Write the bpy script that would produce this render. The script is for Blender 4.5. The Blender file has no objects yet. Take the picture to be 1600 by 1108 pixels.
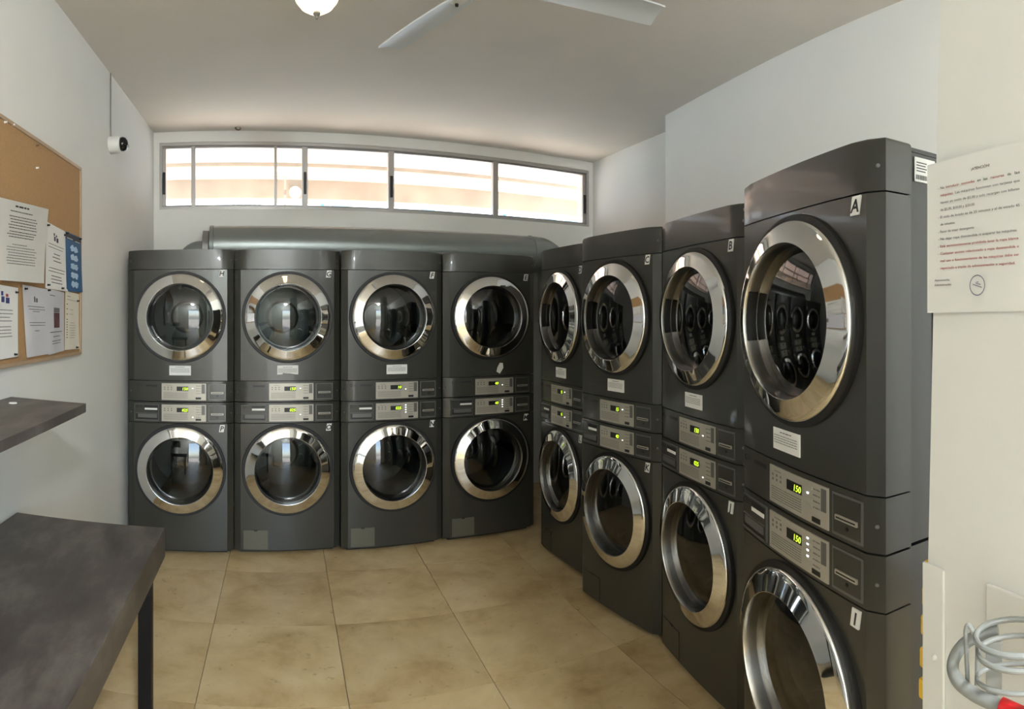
import bpy, bmesh, math, random
from mathutils import Vector, Matrix, Euler
random.seed(7)
sc = bpy.context.scene
C = sc.collection
PI = math.pi

# ------------------------------------------------------------------ camera, world, sun, exposure
F, X0, HZ, EYE = 920.0, 375.0, 491.0, 1.55        # px per radian, straight-ahead column, horizon row, eye height
W, H = 1600.0, 1108.0
cd = bpy.data.cameras.new('camera')
cam = bpy.data.objects.new('camera', cd); C.objects.link(cam); sc.camera = cam
cam.location = (0, 0, EYE)
yaw = (800 - X0) / F
cam.rotation_euler = (PI/2, 0, -yaw)
cd.type = 'PANO'
cd.panorama_type = 'CENTRAL_CYLINDRICAL'
cd.central_cylindrical_radius = 1.0
cd.central_cylindrical_range_u_min = -800/F
cd.central_cylindrical_range_u_max = 800/F
cd.central_cylindrical_range_v_min = -(H - HZ)/F
cd.central_cylindrical_range_v_max = HZ/F
cd.clip_start = 0.02

sc.view_settings.view_transform = 'Standard'
sc.view_settings.look = 'None'
sc.view_settings.gamma = 1.0
sc.view_settings.use_curve_mapping = False
sc.view_settings.exposure = 3.25

w = bpy.data.worlds.new('world'); sc.world = w; w.use_nodes = True
nt = w.node_tree; nt.nodes.clear()
sky = nt.nodes.new('ShaderNodeTexSky'); sky.sky_type = 'NISHITA'; sky.sun_disc = False
sky.sun_elevation = math.radians(48); sky.sun_rotation = math.radians(40); sky.dust_density = 2.0
bg = nt.nodes.new('ShaderNodeBackground'); bg.inputs[1].default_value = 0.5
wo = nt.nodes.new('ShaderNodeOutputWorld')
haze = nt.nodes.new('ShaderNodeMix'); haze.data_type = 'RGBA'; haze.inputs[0].default_value = 0.45; haze.inputs[7].default_value = (1.0, 1.02, 1.05, 1)
nt.links.new(sky.outputs[0], haze.inputs[6]); nt.links.new(haze.outputs[2], bg.inputs[0]); nt.links.new(bg.outputs[0], wo.inputs[0])

sl = bpy.data.lights.new('sun', 'SUN'); sl.energy = 3.4; sl.angle = 0.01; sl.color = (1.0, 0.95, 0.87)
so = bpy.data.objects.new('sun', sl); C.objects.link(so)
so.rotation_euler = Vector((-0.45, -0.65, -0.85)).to_track_quat('-Z', 'Y').to_euler()

def portal(name, loc, rot, sx, sy):
    l = bpy.data.lights.new(name, 'AREA'); l.shape = 'RECTANGLE'; l.size = sx; l.size_y = sy
    o = bpy.data.objects.new(name, l); C.objects.link(o); o.location = loc; o.rotation_euler = rot
    l.cycles.is_portal = True
    return o
portal('door_portal', (0.875, -2.75, 1.2), (PI/2, 0, 0), 1.65, 2.4)
portal('window_portal', (1.28, 4.97, 2.68), (-PI/2, 0, 0), 3.85, 0.55)

# ------------------------------------------------------------------ materials
def lin(r, g, b):
    f = lambda c: (c/255/12.92) if c/255 <= 0.04045 else ((c/255 + 0.055)/1.055)**2.4
    return (f(r), f(g), f(b), 1)
def mat(name, col, rough=0.5, metal=0.0, coat=0.0, spec=0.5, noise=0, nscale=8, bump=0, bscale=60, emit=None, estr=0):
    m = bpy.data.materials.new(name); m.use_nodes = True
    n = m.node_tree.nodes; L = m.node_tree.links; p = n['Principled BSDF']
    p.inputs['Base Color'].default_value = col; p.inputs['Roughness'].default_value = rough
    p.inputs['Metallic'].default_value = metal; p.inputs['Coat Weight'].default_value = coat
    p.inputs['Coat Roughness'].default_value = 0.05
    p.inputs['Specular IOR Level'].default_value = spec
    tc = n.new('ShaderNodeTexCoord')
    if noise:
        t = n.new('ShaderNodeTexNoise'); t.inputs['Scale'].default_value = nscale; t.inputs['Detail'].default_value = 6
        L.new(tc.outputs['Object'], t.inputs['Vector'])
        r = n.new('ShaderNodeMapRange'); r.inputs[1].default_value = 0.3; r.inputs[2].default_value = 0.7
        r.inputs[3].default_value = 1 - noise; r.inputs[4].default_value = 1 + noise
        L.new(t.outputs['Fac'], r.inputs[0])
        mx = n.new('ShaderNodeMix'); mx.data_type = 'RGBA'; mx.blend_type = 'MULTIPLY'; mx.inputs[0].default_value = 1
        mx.inputs[6].default_value = col
        L.new(r.outputs[0], mx.inputs[7]); L.new(mx.outputs[2], p.inputs['Base Color'])
    if bump:
        t2 = n.new('ShaderNodeTexNoise'); t2.inputs['Scale'].default_value = bscale; t2.inputs['Detail'].default_value = 4
        L.new(tc.outputs['Object'], t2.inputs['Vector'])
        b = n.new('ShaderNodeBump'); b.inputs['Strength'].default_value = bump; b.inputs['Distance'].default_value = 0.01
        L.new(t2.outputs['Fac'], b.inputs['Height']); L.new(b.outputs[0], p.inputs['Normal'])
    if emit:
        p.inputs['Emission Color'].default_value = emit; p.inputs['Emission Strength'].default_value = estr
    return m
def glassy(name, tint, ior=1.45, gloss=(1, 1, 1, 1), rough=0.02):
    m = bpy.data.materials.new(name); m.use_nodes = True
    n = m.node_tree.nodes; L = m.node_tree.links; n.clear()
    o = n.new('ShaderNodeOutputMaterial'); tr = n.new('ShaderNodeBsdfTransparent'); tr.inputs[0].default_value = tint
    g = n.new('ShaderNodeBsdfGlossy'); g.inputs[0].default_value = gloss; g.inputs['Roughness'].default_value = rough
    fr = n.new('ShaderNodeFresnel'); fr.inputs[0].default_value = ior
    mx = n.new('ShaderNodeMixShader'); L.new(fr.outputs[0], mx.inputs[0]); L.new(tr.outputs[0], mx.inputs[1]); L.new(g.outputs[0], mx.inputs[2])
    L.new(mx.outputs[0], o.inputs[0])
    return m

M = {}
M['wall'] = mat('painted_plaster', lin(228, 228, 223), 0.75, noise=0.015, nscale=3, bump=0.08, bscale=25)
M['ceil'] = mat('ceiling_plaster', lin(216, 211, 202), 0.8, noise=0.03, nscale=2, bump=0.06, bscale=18)
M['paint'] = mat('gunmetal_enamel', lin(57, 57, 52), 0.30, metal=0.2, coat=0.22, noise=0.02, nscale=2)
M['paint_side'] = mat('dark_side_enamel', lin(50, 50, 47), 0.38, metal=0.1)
M['dark'] = mat('black_plastic', lin(18, 18, 19), 0.4)
M['rubber'] = mat('black_rubber', lin(12, 12, 13), 0.55)
M['chrome'] = mat('chrome', (0.80, 0.80, 0.79, 1), 0.045, metal=1.0)
M['rim'] = mat('satin_rim', (.55, .55, .54, 1), 0.22, metal=1.0)
M['steel'] = mat('drum_steel', lin(120, 122, 120), 0.28, metal=0.9)
M['glass'] = glassy('tinted_door_glass', (0.26, 0.29, 0.285, 1), 1.6)
M['pane'] = glassy('window_glass', (0.93, 0.95, 0.95, 1), 1.3)
M['silver'] = mat('silver_panel', lin(176, 172, 160), 0.35, metal=0.35, noise=0.02)
M['grey'] = mat('grey_plastic', lin(98, 98, 96), 0.35, metal=0.2)
M['hatch'] = mat('warm_grey_plastic', lin(92, 90, 78), 0.4)
M['print'] = mat('grey_print', lin(112, 110, 104), 0.6)
M['white'] = mat('white_plastic', lin(228, 228, 224), 0.4)
M['led'] = mat('white_indicator', (0.9, 0.95, 1, 1), 0.4, emit=(0.85, 0.95, 1, 1), estr=0.33)
M['digit'] = mat('green_digit', (0.3, 0.8, 0.02, 1), 0.4, emit=(0.62, 0.95, 0.04, 1), estr=0.22)
M['paper'] = mat('white_paper', lin(226, 226, 222), 0.7, noise=0.01)
M['paper_grey'] = mat('grey_white_paper', lin(206, 206, 200), 0.7, noise=0.02)
M['paper_cream'] = mat('cream_paper', lin(222, 216, 200), 0.7)
M['sleeve'] = mat('paper_in_plastic_sleeve', lin(214, 214, 220), 0.12, coat=0.6, bump=0.15, bscale=14)
M['ink'] = mat('black_ink', lin(48, 46, 48), 0.7)
M['ink_grey'] = mat('grey_ink', lin(112, 112, 112), 0.7)
M['ink_red'] = mat('red_ink', lin(160, 66, 66), 0.7)
M['ink_blue'] = mat('blue_ink', lin(52, 62, 120), 0.7)
M['ink_stamp'] = mat('stamp_ink', lin(120, 122, 138), 0.7)
M['maroon'] = mat('maroon_print', lin(96, 62, 66), 0.6)
M['poster_blue'] = mat('poster_blue', lin(36, 92, 138), 0.4)
M['poster_dark'] = mat('poster_navy', lin(38, 44, 58), 0.4)
M['poster_ice'] = mat('poster_pale_blue', lin(180, 206, 228), 0.5)
M['cork'] = mat('cork', lin(176, 140, 98), 0.85, noise=0.06, nscale=90, bump=0.2, bscale=150)
M['wood'] = mat('light_oak_frame', lin(176, 150, 122), 0.5, noise=0.06, nscale=20)
M['alu'] = mat('aluminium', lin(172, 170, 166), 0.4, metal=0.5)
M['alu_dark'] = mat('aged_aluminium', lin(140, 138, 134), 0.45, metal=0.5)
M['galv'] = mat('galvanised_duct', lin(140, 146, 144), 0.36, metal=0.75, noise=0.05, nscale=5)
M['blackmetal'] = mat('black_metal', lin(12, 11, 11), 0.5, spec=0.2, noise=0.1, nscale=30)
M['fanblade'] = mat('fan_blade', lin(205, 210, 214), 0.4)
M['tube'] = mat('grey_powder_coat', lin(140, 142, 138), 0.32, noise=0.05, nscale=30)
M['red'] = mat('red_grip', lin(190, 24, 30), 0.35)
M['yellow'] = mat('yellow_plastic', lin(244, 200, 60), 0.4)
M['camblack'] = mat('camera_lens_black', lin(14, 14, 16), 0.08)
M['rust'] = mat('rusty_metal', lin(110, 90, 72), 0.7, noise=0.2, nscale=60)
M['bowl'] = mat('lit_frosted_glass', lin(250, 240, 205), 0.4, emit=(1.0, 0.84, 0.5, 1), estr=0.33)
M['fill_bowl'] = mat('added_fill_bowl', (1, 1, 1, 1), 0.4, emit=(0.90, 0.96, 1.0, 1), estr=54)  # strong glow of the added fill light that brightens the room
M['soffit'] = mat('soffit_white', lin(178, 180, 186), 0.8)
M['beam'] = mat('stained_beam', lin(148, 147, 138), 0.85, noise=0.12, nscale=3)
M['ground'] = mat('terracotta_paving', lin(176, 168, 156), 0.9, noise=0.06, nscale=2)
M['terracotta'] = mat('terracotta_walkway', lin(216, 162, 120), 0.85, noise=0.06, nscale=2)
M['facade'] = mat('white_facade', lin(235, 233, 228), 0.8)
M['shutter'] = mat('blue_shutter', lin(70, 130, 180), 0.6)
M['slate_glass'] = mat('far_window_glass', lin(110, 128, 140), 0.15)

def tabletop_mat():
    m = mat('concrete_laminate', lin(84, 79, 75), 0.42)
    n = m.node_tree.nodes; L = m.node_tree.links; p = n['Principled BSDF']
    tc = n.new('ShaderNodeTexCoord')
    mp = n.new('ShaderNodeMapping'); mp.inputs['Scale'].default_value = (1.6, 0.6, 1); L.new(tc.outputs['Object'], mp.inputs[0])
    t = n.new('ShaderNodeTexNoise'); t.inputs['Scale'].default_value = 7; t.inputs['Detail'].default_value = 9; t.inputs['Roughness'].default_value = 0.62
    L.new(mp.outputs[0], t.inputs['Vector'])
    r = n.new('ShaderNodeValToRGB')
    r.color_ramp.elements[0].position = 0.3; r.color_ramp.elements[0].color = lin(55, 50, 47)
    r.color_ramp.elements[1].position = 0.72; r.color_ramp.elements[1].color = lin(104, 99, 92)
    e = r.color_ramp.elements.new(0.5); e.color = lin(74, 68, 64)
    L.new(t.outputs['Fac'], r.inputs[0]); L.new(r.outputs[0], p.inputs['Base Color'])
    return m
M['laminate'] = tabletop_mat()
def tile_mat():
    m = mat('travertine', lin(196, 170, 124), 0.38)
    n = m.node_tree.nodes; L = m.node_tree.links; p = n['Principled BSDF']
    tc = n.new('ShaderNodeTexCoord'); oi = n.new('ShaderNodeObjectInfo')
    ad = n.new('ShaderNodeVectorMath'); ad.operation = 'ADD'
    sc_ = n.new('ShaderNodeVectorMath'); sc_.operation = 'SCALE'; sc_.inputs['Scale'].default_value = 37
    L.new(oi.outputs['Random'], sc_.inputs[0]); L.new(tc.outputs['Object'], ad.inputs[0]); L.new(sc_.outputs[0], ad.inputs[1])
    t = n.new('ShaderNodeTexNoise'); t.inputs['Scale'].default_value = 3.4; t.inputs['Detail'].default_value = 10; t.inputs['Roughness'].default_value = 0.62; t.inputs['Distortion'].default_value = 0.25
    L.new(ad.outputs[0], t.inputs['Vector'])
    r = n.new('ShaderNodeValToRGB')
    r.color_ramp.elements[0].position = 0.30; r.color_ramp.elements[0].color = lin(172, 142, 96)
    r.color_ramp.elements[1].position = 0.68; r.color_ramp.elements[1].color = lin(218, 196, 152)
    e = r.color_ramp.elements.new(0.48); e.color = lin(202, 176, 130)
    L.new(t.outputs['Fac'], r.inputs[0])
    # small dark pits of the stone
    v = n.new('ShaderNodeTexNoise'); v.inputs['Scale'].default_value = 26; v.inputs['Detail'].default_value = 3
    L.new(ad.outputs[0], v.inputs['Vector'])
    pr = n.new('ShaderNodeMapRange'); pr.inputs[1].default_value = 0.66; pr.inputs[2].default_value = 0.74; pr.inputs[3].default_value = 0; pr.inputs[4].default_value = 0.35
    L.new(v.outputs['Fac'], pr.inputs[0])
    mx = n.new('ShaderNodeMix'); mx.data_type = 'RGBA'; L.new(pr.outputs[0], mx.inputs[0]); L.new(r.outputs[0], mx.inputs[6]); mx.inputs[7].default_value = lin(120, 92, 56)
    # tone per tile
    tr = n.new('ShaderNodeMapRange'); tr.inputs[3].default_value = 0.94; tr.inputs[4].default_value = 1.05; L.new(oi.outputs['Random'], tr.inputs[0])
    m2 = n.new('ShaderNodeMix'); m2.data_type = 'RGBA'; m2.blend_type = 'MULTIPLY'; m2.inputs[0].default_value = 1
    L.new(mx.outputs[2], m2.inputs[6]); L.new(tr.outputs[0], m2.inputs[7]); L.new(m2.outputs[2], p.inputs['Base Color'])
    return m
M['tile'] = tile_mat()
M['grout'] = mat('grout', lin(150, 124, 84), 0.9)

# ------------------------------------------------------------------ helpers
def obj(name, bm, m, parent=None, smooth=False, loc=None, rotz=None, sharp=35):
    me = bpy.data.meshes.new(name)
    bmesh.ops.recalc_face_normals(bm, faces=bm.faces[:])
    bm.to_mesh(me); bm.free()
    if smooth:
        me.polygons.foreach_set('use_smooth', [True]*len(me.polygons))
        me.set_sharp_from_angle(angle=math.radians(sharp))
    me.materials.append(M[m])
    o = bpy.data.objects.new(name, me); C.objects.link(o)
    if parent: o.parent = parent
    if name in ('printed_text', 'heading', 'barcode', 'digits', 'badge', 'emblem', 'bullet'): o['kind'] = 'stuff'
    if loc is not None: o.location = loc
    if rotz is not None: o.rotation_euler = (0, 0, rotz)
    return o
def tag(o, label, cat, group=None):
    o['label'] = label; o['category'] = cat
    if group: o['group'] = group
    return o
def thing(name, label, cat, loc=(0, 0, 0), rotz=0, group=None):
    o = bpy.data.objects.new(name, None); C.objects.link(o); o.empty_display_size = 0.1
    o.location = loc; o.rotation_euler = (0, 0, rotz)
    return tag(o, label, cat, group)
def struct(o): o['kind'] = 'structure'; return o
def box(bm, x0, x1, y0, y1, z0, z1, bev=0):
    vs = [bm.verts.new(p) for p in ((x0,y0,z0),(x1,y0,z0),(x1,y1,z0),(x0,y1,z0),(x0,y0,z1),(x1,y0,z1),(x1,y1,z1),(x0,y1,z1))]
    fs = [bm.faces.new([vs[i] for i in q]) for q in ((3,2,1,0),(4,5,6,7),(0,1,5,4),(1,2,6,5),(2,3,7,6),(3,0,4,7))]
    if bev:
        es = list({e for f in fs for e in f.edges})
        bmesh.ops.bevel(bm, geom=es, offset=bev, segments=2, profile=0.6, affect='EDGES')
    return bm
def BM(): return bmesh.new()
def bx(*a, **k): return box(BM(), *a, **k)
def prism(pts, z0, z1, bm=None):
    bm = bm or BM()
    a = [bm.verts.new((p[0], p[1], z0)) for p in pts]; b = [bm.verts.new((p[0], p[1], z1)) for p in pts]
    n = len(pts)
    bm.faces.new(a[::-1]); bm.faces.new(b)
    for i in range(n): bm.faces.new((a[i], a[(i+1) % n], b[(i+1) % n], b[i]))
    return bm
def lathe_y(prof, cx=0, cz=0, n=72, bm=None, a0=0, a1=2*PI):
    """revolve (radius, y) about an axis parallel to y"""
    bm = bm or BM(); full = abs(a1 - a0 - 2*PI) < 1e-6; rows = []
    m = n if full else n + 1
    for r, y in prof:
        if r < 1e-6: rows.append([bm.verts.new((cx, y, cz))])
        else: rows.append([bm.verts.new((cx + r*math.cos(a0 + (a1-a0)*i/n), y, cz + r*math.sin(a0 + (a1-a0)*i/n))) for i in range(m)])
    for A, B in zip(rows, rows[1:]):
        for i in range(n):
            j = (i+1) % m
            if len(A) == 1: bm.faces.new((A[0], B[i], B[j]))
            elif len(B) == 1: bm.faces.new((A[i], B[0], A[j]))
            else: bm.faces.new((A[i], B[i], B[j], A[j]))
    return bm
def lathe_z(prof, c=(0, 0, 0), n=48, bm=None):
    bm = bm or BM(); rows = []
    for r, z in prof:
        if r < 1e-6: rows.append([bm.verts.new((c[0], c[1], c[2]+z))])
        else: rows.append([bm.verts.new((c[0]+r*math.cos(2*PI*i/n), c[1]+r*math.sin(2*PI*i/n), c[2]+z)) for i in range(n)])
    for A, B in zip(rows, rows[1:]):
        for i in range(n):
            j = (i+1) % n
            if len(A) == 1: bm.faces.new((A[0], B[i], B[j]))
            elif len(B) == 1: bm.faces.new((A[i], B[0], A[j]))
            else: bm.faces.new((A[i], B[i], B[j], A[j]))
    return bm
def tube(pts, r, n=12, bm=None, closed=False, sub=0):
    """tube through 3-D points (Catmull-Rom refined)"""
    bm = bm or BM(); P = [Vector(p) for p in pts]
    if sub:
        Q = []; k = len(P)
        for i in range(k if closed else k-1):
            p0 = P[(i-1) % k] if (closed or i > 0) else P[0]*2 - P[1]
            p1, p2 = P[i], P[(i+1) % k]
            p3 = P[(i+2) % k] if (closed or i+2 < k) else P[-1]*2 - P[-2]
            for s in range(sub):
                t = s/sub
                Q.append(0.5*((2*p1) + (p2-p0)*t + (2*p0-5*p1+4*p2-p3)*t*t + (3*p1-p0-3*p2+p3)*t**3))
        if not closed: Q.append(P[-1])
        P = Q
    k = len(P); rings = []; up = None
    for i in range(k):
        a = P[i-1] if (i > 0 or closed) else P[i]; b = P[(i+1) % k] if (i < k-1 or closed) else P[i]
        t = (b - a).normalized()
        if up is None: up = t.orthogonal().normalized()
        up = (up - t*up.dot(t)).normalized(); s = t.cross(up)
        rings.append([bm.verts.new(P[i] + r*(math.cos(2*PI*j/n)*up + math.sin(2*PI*j/n)*s)) for j in range(n)])
    for i in range(k if closed else k-1):
        A, B = rings[i], rings[(i+1) % k]
        off = 0
        if closed and i == k-1:
            off = min(range(n), key=lambda o: (A[0].co - B[o].co).length)
        for j in range(n): bm.faces.new((A[j], A[(j+1) % n], B[(j+1+off) % n], B[(j+off) % n]))
    if not closed: bm.faces.new(rings[0][::-1]); bm.faces.new(rings[-1])
    return bm
_tc = {}
def text_bm(s, size, x, z, y, align='LEFT', bm=None, shear=0, sx=1.0, bold=0.0, width=None):
    """lettering as flat mesh in the local xz plane, facing -y"""
    cu = bpy.data.curves.new('lettering', 'FONT'); cu.body = s; cu.size = size; cu.resolution_u = 2
    cu.align_x = align; cu.shear = shear; cu.offset = bold
    to = bpy.data.objects.new('lettering', cu); C.objects.link(to)
    dg = bpy.context.evaluated_depsgraph_get(); me = bpy.data.meshes.new_from_object(to.evaluated_get(dg))
    bpy.data.objects.remove(to); bpy.data.curves.remove(cu)
    bm = bm or BM(); n0 = len(bm.verts)
    bm.from_mesh(me); bpy.data.meshes.remove(me); bm.verts.ensure_lookup_table()
    vs = bm.verts[n0:]
    if width and vs:
        ws = max(v.co.x for v in vs) - min(v.co.x for v in vs); sx = width/max(ws, 1e-6)
    for v in vs: v.co = Vector((x + v.co.x*sx, y, z + v.co.y))
    return bm
def quads(rects, y, bm=None):
    """flat printed marks (x0,x1,z0,z1) in the local xz plane"""
    bm = bm or BM()
    for x0, x1, z0, z1 in rects:
        bm.faces.new([bm.verts.new(p) for p in ((x0, y, z0), (x1, y, z0), (x1, y, z1), (x0, y, z1))])
    return bm
def wordline(x0, x1, z, h, rnd):
    out = []; x = x0
    while x < x1:
        l = min(rnd.uniform(2.2, 7)*h, x1 - x); out.append((x, x+l, z, z+h)); x += l + 0.8*h
    return out
def disc_y(cx, cz, r, y, n=20, bm=None):
    bm = bm or BM(); bm.faces.new([bm.verts.new((cx + r*math.cos(2*PI*i/n), y, cz + r*math.sin(2*PI*i/n))) for i in range(n)]); return bm
def PX(px, r): a = (px - X0)/F; return (r*math.sin(a), r*math.cos(a))

# ------------------------------------------------------------------ room shell
CZ = 3.03
def lw(y): return -0.775 + 0.075*(y - 3.75)            # the left wall's x at depth y
def rw(y): return 2.90 + 0.188*(y - 3.287)             # the near right wall's x
YB, YF = 4.75, -2.5
LWROT = math.atan2(1, 0.075)
floor = struct(obj('floor', prism([(lw(YF)-.3, YF-.2), (rw(YF)+.4, YF-.2), (3.6, YB+.2), (lw(YB)-.3, YB+.2)], -0.12, -0.012), 'grout'))
room = [(lw(YF), YF), (rw(YF), YF), (rw(3.29), 3.29), (3.26, YB), (lw(YB), YB)]
def clip(poly, a, b):
    out = []; ins = lambda p: (b[0]-a[0])*(p[1]-a[1]) - (b[1]-a[1])*(p[0]-a[0])
    for i in range(len(poly)):
        p, q = poly[i], poly[(i+1) % len(poly)]; sp, sq = ins(p), ins(q)
        if sp >= 0: out.append(p)
        if sp*sq < 0:
            t = sp/(sp-sq); out.append((p[0]+(q[0]-p[0])*t, p[1]+(q[1]-p[1])*t))
    return out
TS = 0.608; ta = -math.atan(0.075); g = 0.0013
ux, uy = (math.cos(ta), math.sin(ta)), (-math.sin(ta), math.cos(ta))
for i in range(-4, 8):
    for j in range(-10, 5):
        qs = []
        for a, b in ((g, g), (TS-g, g), (TS-g, TS-g), (g, TS-g)):
            u, v = i*TS + a, j*TS + b
            qs.append((0.475 + u*ux[0] + v*uy[0], 2.90 + u*ux[1] + v*uy[1]))
        for k in range(5):
            qs = clip(qs, room[k], room[(k+1) % 5])
            if len(qs) < 3: break
        if len(qs) < 3: continue
        cx = sum(p[0] for p in qs)/len(qs); cy = sum(p[1] for p in qs)/len(qs)
        obj('tile', prism([(p[0]-cx, p[1]-cy) for p in qs], -0.012, 0.0005*random.random()), 'tile', floor, loc=(cx, cy, 0))

struct(obj('ceiling', prism([(lw(YF)-.3, YF-.2), (rw(YF)+.4, YF-.2), (3.6, YB+.2), (lw(YB)-.3, YB+.2)], CZ, CZ+.25), 'ceil'))
struct(obj('wall_left', prism([(lw(YF-.2), YF-.2), (lw(YB+.2), YB+.2), (lw(YB+.2)-.2, YB+.2), (lw(YF-.2)-.2, YF-.2)], -.1, CZ), 'wall'))
struct(obj('wall_right', prism([(rw(YF-.2), YF-.2), (rw(YF-.2)+.3, YF-.2), (3.6, 3.2), (3.6, YB+.2), (3.26, YB+.2), (3.15, 3.45), (rw(3.29), 3.29)], -.1, CZ), 'wall'))
# window wall with its opening
WX0, WX1, WZ0, WZ1 = -0.655, 3.20, 2.40, 2.945
bm = BM(); xl, xr = lw(YB)-.02, 3.28
box(bm, xl, xr, YB, YB+.2, -.1, WZ0); box(bm, xl, xr, YB, YB+.2, WZ1, CZ)
box(bm, xl, WX0, YB, YB+.2, WZ0, WZ1); box(bm, WX1, xr, YB, YB+.2, WZ0, WZ1)
struct(obj('wall_back', bm, 'wall'))
# entrance wall behind the viewer, with an open doorway
bm = BM(); xl, xr = lw(YF)-.02, rw(YF)+.02; DX0, DX1, DZ = 0.05, 1.70, 2.4
box(bm, xl, DX0, YF-.2, YF, -.1, CZ); box(bm, DX1, xr, YF-.2, YF, -.1, CZ); box(bm, DX0, DX1, YF-.2, YF, DZ, CZ)
struct(obj('wall_front', bm, 'wall'))
bm = BM(); box(bm, DX0, DX0+.05, YF-.21, YF+.01, 0, DZ); box(bm, DX1-.05, DX1, YF-.21, YF+.01, 0, DZ); box(bm, DX0+.05, DX1-.05, YF-.21, YF+.01, DZ-.05, DZ)
struct(obj('door_1', bm, 'alu'))

# window
win = struct(obj('window_1', (lambda b: (box(b, WX0, WX1, YB+.01, YB+.11, WZ0, WZ0+.024), box(b, WX0, WX1, YB+.01, YB+.11, WZ1-.024, WZ1),
        box(b, WX0, WX0+.022, YB+.01, YB+.11, WZ0+.024, WZ1-.024), box(b, WX1-.022, WX1, YB+.01, YB+.11, WZ0+.024, WZ1-.024), b)[-1])(BM()), 'alu'))
mull = [(-0.380, .034), (0.290, .022), (0.530, .046), (1.257, .05), (2.219, .05)]
for x, ww in mull:
    obj('mullion', bx(x-ww/2, x+ww/2, YB+.03, YB+.08, WZ0+.024, WZ1-.024, bev=.003), 'alu', win)
obj('sash_rail', (lambda b: (box(b, WX0+.022, WX1-.022, YB+.035, YB+.075, WZ0+.0245, WZ0+.04), box(b, WX0+.022, WX1-.022, YB+.035, YB+.075, WZ1-.04, WZ1-.0245), b)[-1])(BM()), 'alu_dark', win)
obj('sash_stile', bx(WX0+.0225, WX0+.05, YB+.035, YB+.075, WZ0+.04, WZ1-.04), 'alu', win)
obj('sash_stile', bx(WX1-.05, WX1-.0225, YB+.035, YB+.075, WZ0+.04, WZ1-.04), 'alu', win)
edges = [WX0+.05] + [m_[0] for m_ in mull] + [WX1-.05]
for a, b in zip(edges, edges[1:]):
    obj('pane', bx(a+.005, b-.005, YB+.052, YB+.056, WZ0+.04, WZ1-.04), 'pane', win)
for x in (WX0+.036, 0.530, 1.257, WX1-.036):
    o = obj('latch', bx(x-.011, x+.011, YB+.018, YB+.034, 2.53, 2.71, bev=.004), 'dark', win); o['label'] = 'black sliding latch'

# pillar on the right, turned like the nearest machine, slightly out of plumb
pl = Vector((*PX(1465, 1.121), 0)); pdv = Vector((-0.405, -0.914, 0)); pn_in = Vector((0.914, -0.405, 0))
PROT = math.atan2(pdv.y, pdv.x)
def pf(u, z, d=0.0):
    """a point on the pillar's face: u along it towards the viewer, d out into the room; its far edge leans a little with height"""
    return pl + pdv*u - pn_in*d + Vector((0, 0, z))
def edge_u(z): return 0.030*(z - 1.95)          # far edge drifts with height
bm = BM(); cols = []
for z in (-0.1, CZ):
    cols.append([bm.verts.new(pf(edge_u(z), z)), bm.verts.new(pf(0.62, z)), bm.verts.new(pf(0.62, z, -0.30)), bm.verts.new(pf(edge_u(z), z, -0.30))])
a, b = cols
bm.faces.new(a[::-1]); bm.faces.new(b)
for i in range(4): bm.faces.new((a[i], a[(i+1) % 4], b[(i+1) % 4], b[i]))
pillar = struct(obj('wall_pillar', bm, 'wall'))

# pale cover plates low on the pillar
def on_pillar(name, u, z, d=0.0, **k): return dict(loc=pf(u, z, d), rotz=PROT)
for u0, u1, z1 in ((-0.036, 0.022, 1.07), (0.128, 0.26, 1.08)):
    bm = BM()
    vs = []
    box(bm, u0, u1, -0.007, 0.0, -z1, 0.0, bev=.003)
    o = obj('cover_plate', bm, 'wall', loc=pf(0, z1, 0.0), rotz=PROT)
    tag(o, 'tall white cover plate at the far edge of the pillar' if u0 < 0 else 'white cover plate on the pillar behind the grey cart handle', 'panel')
    if u0 < 0: obj('screw_cap', lathe_y([(0, -.014), (.004, -.013), (.006, -.0072)], 0.000, -0.17, 16), 'wall', o, smooth=True)

# ------------------------------------------------------------------ laundry machines
HW, FW, FD = 0.344, 0.303, 0.034
def prof(x):
    ax = abs(x)
    if ax <= FW: return 0.010*(ax/FW)**2
    return 0.010 + (FD-0.010)*(ax-FW)/(HW-FW)
def xs(x0, x1, n=10): return [x0 + (x1-x0)*i/n for i in range(n+1)]
def plate(x0, x1, z0, z1, proud, back=0.0, n=8, bm=None):
    """a plate that follows the bowed front"""
    bm = bm or BM(); X = xs(x0, x1, n)
    f = [[bm.verts.new((x, prof(x)-proud, z)) for x in X] for z in (z0, z1)]
    k = [[bm.verts.new((x, prof(x)+back, z)) for x in X] for z in (z0, z1)]
    for i in range(n):
        bm.faces.new((f[0][i], f[0][i+1], f[1][i+1], f[1][i])); bm.faces.new((k[0][i+1], k[0][i], k[1][i], k[1][i+1]))
        bm.faces.new((f[1][i], f[1][i+1], k[1][i+1], k[1][i])); bm.faces.new((k[0][i], k[0][i+1], f[0][i+1], f[0][i]))
    for s in (0, n): bm.faces.new((f[0][s], f[1][s], k[1][s], k[0][s]))
    return bm
def shell(z0, z1, bev=0):
    """a closed band with the machine's plan: bowed front, angled corners"""
    pts = [(x, prof(x)) for x in [-HW] + xs(-FW, FW, 12) + [HW]]
    pts = pts + [(HW, .115), (-HW, .115)]
    bm = prism(pts, z0, z1)
    if bev:
        es = [e for e in bm.edges if all(v.co.z > z1-1e-5 for v in e.verts)]
        bmesh.ops.bevel(bm, geom=es, offset=bev, segments=3, profile=0.5, affect='EDGES')
    return bm
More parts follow.
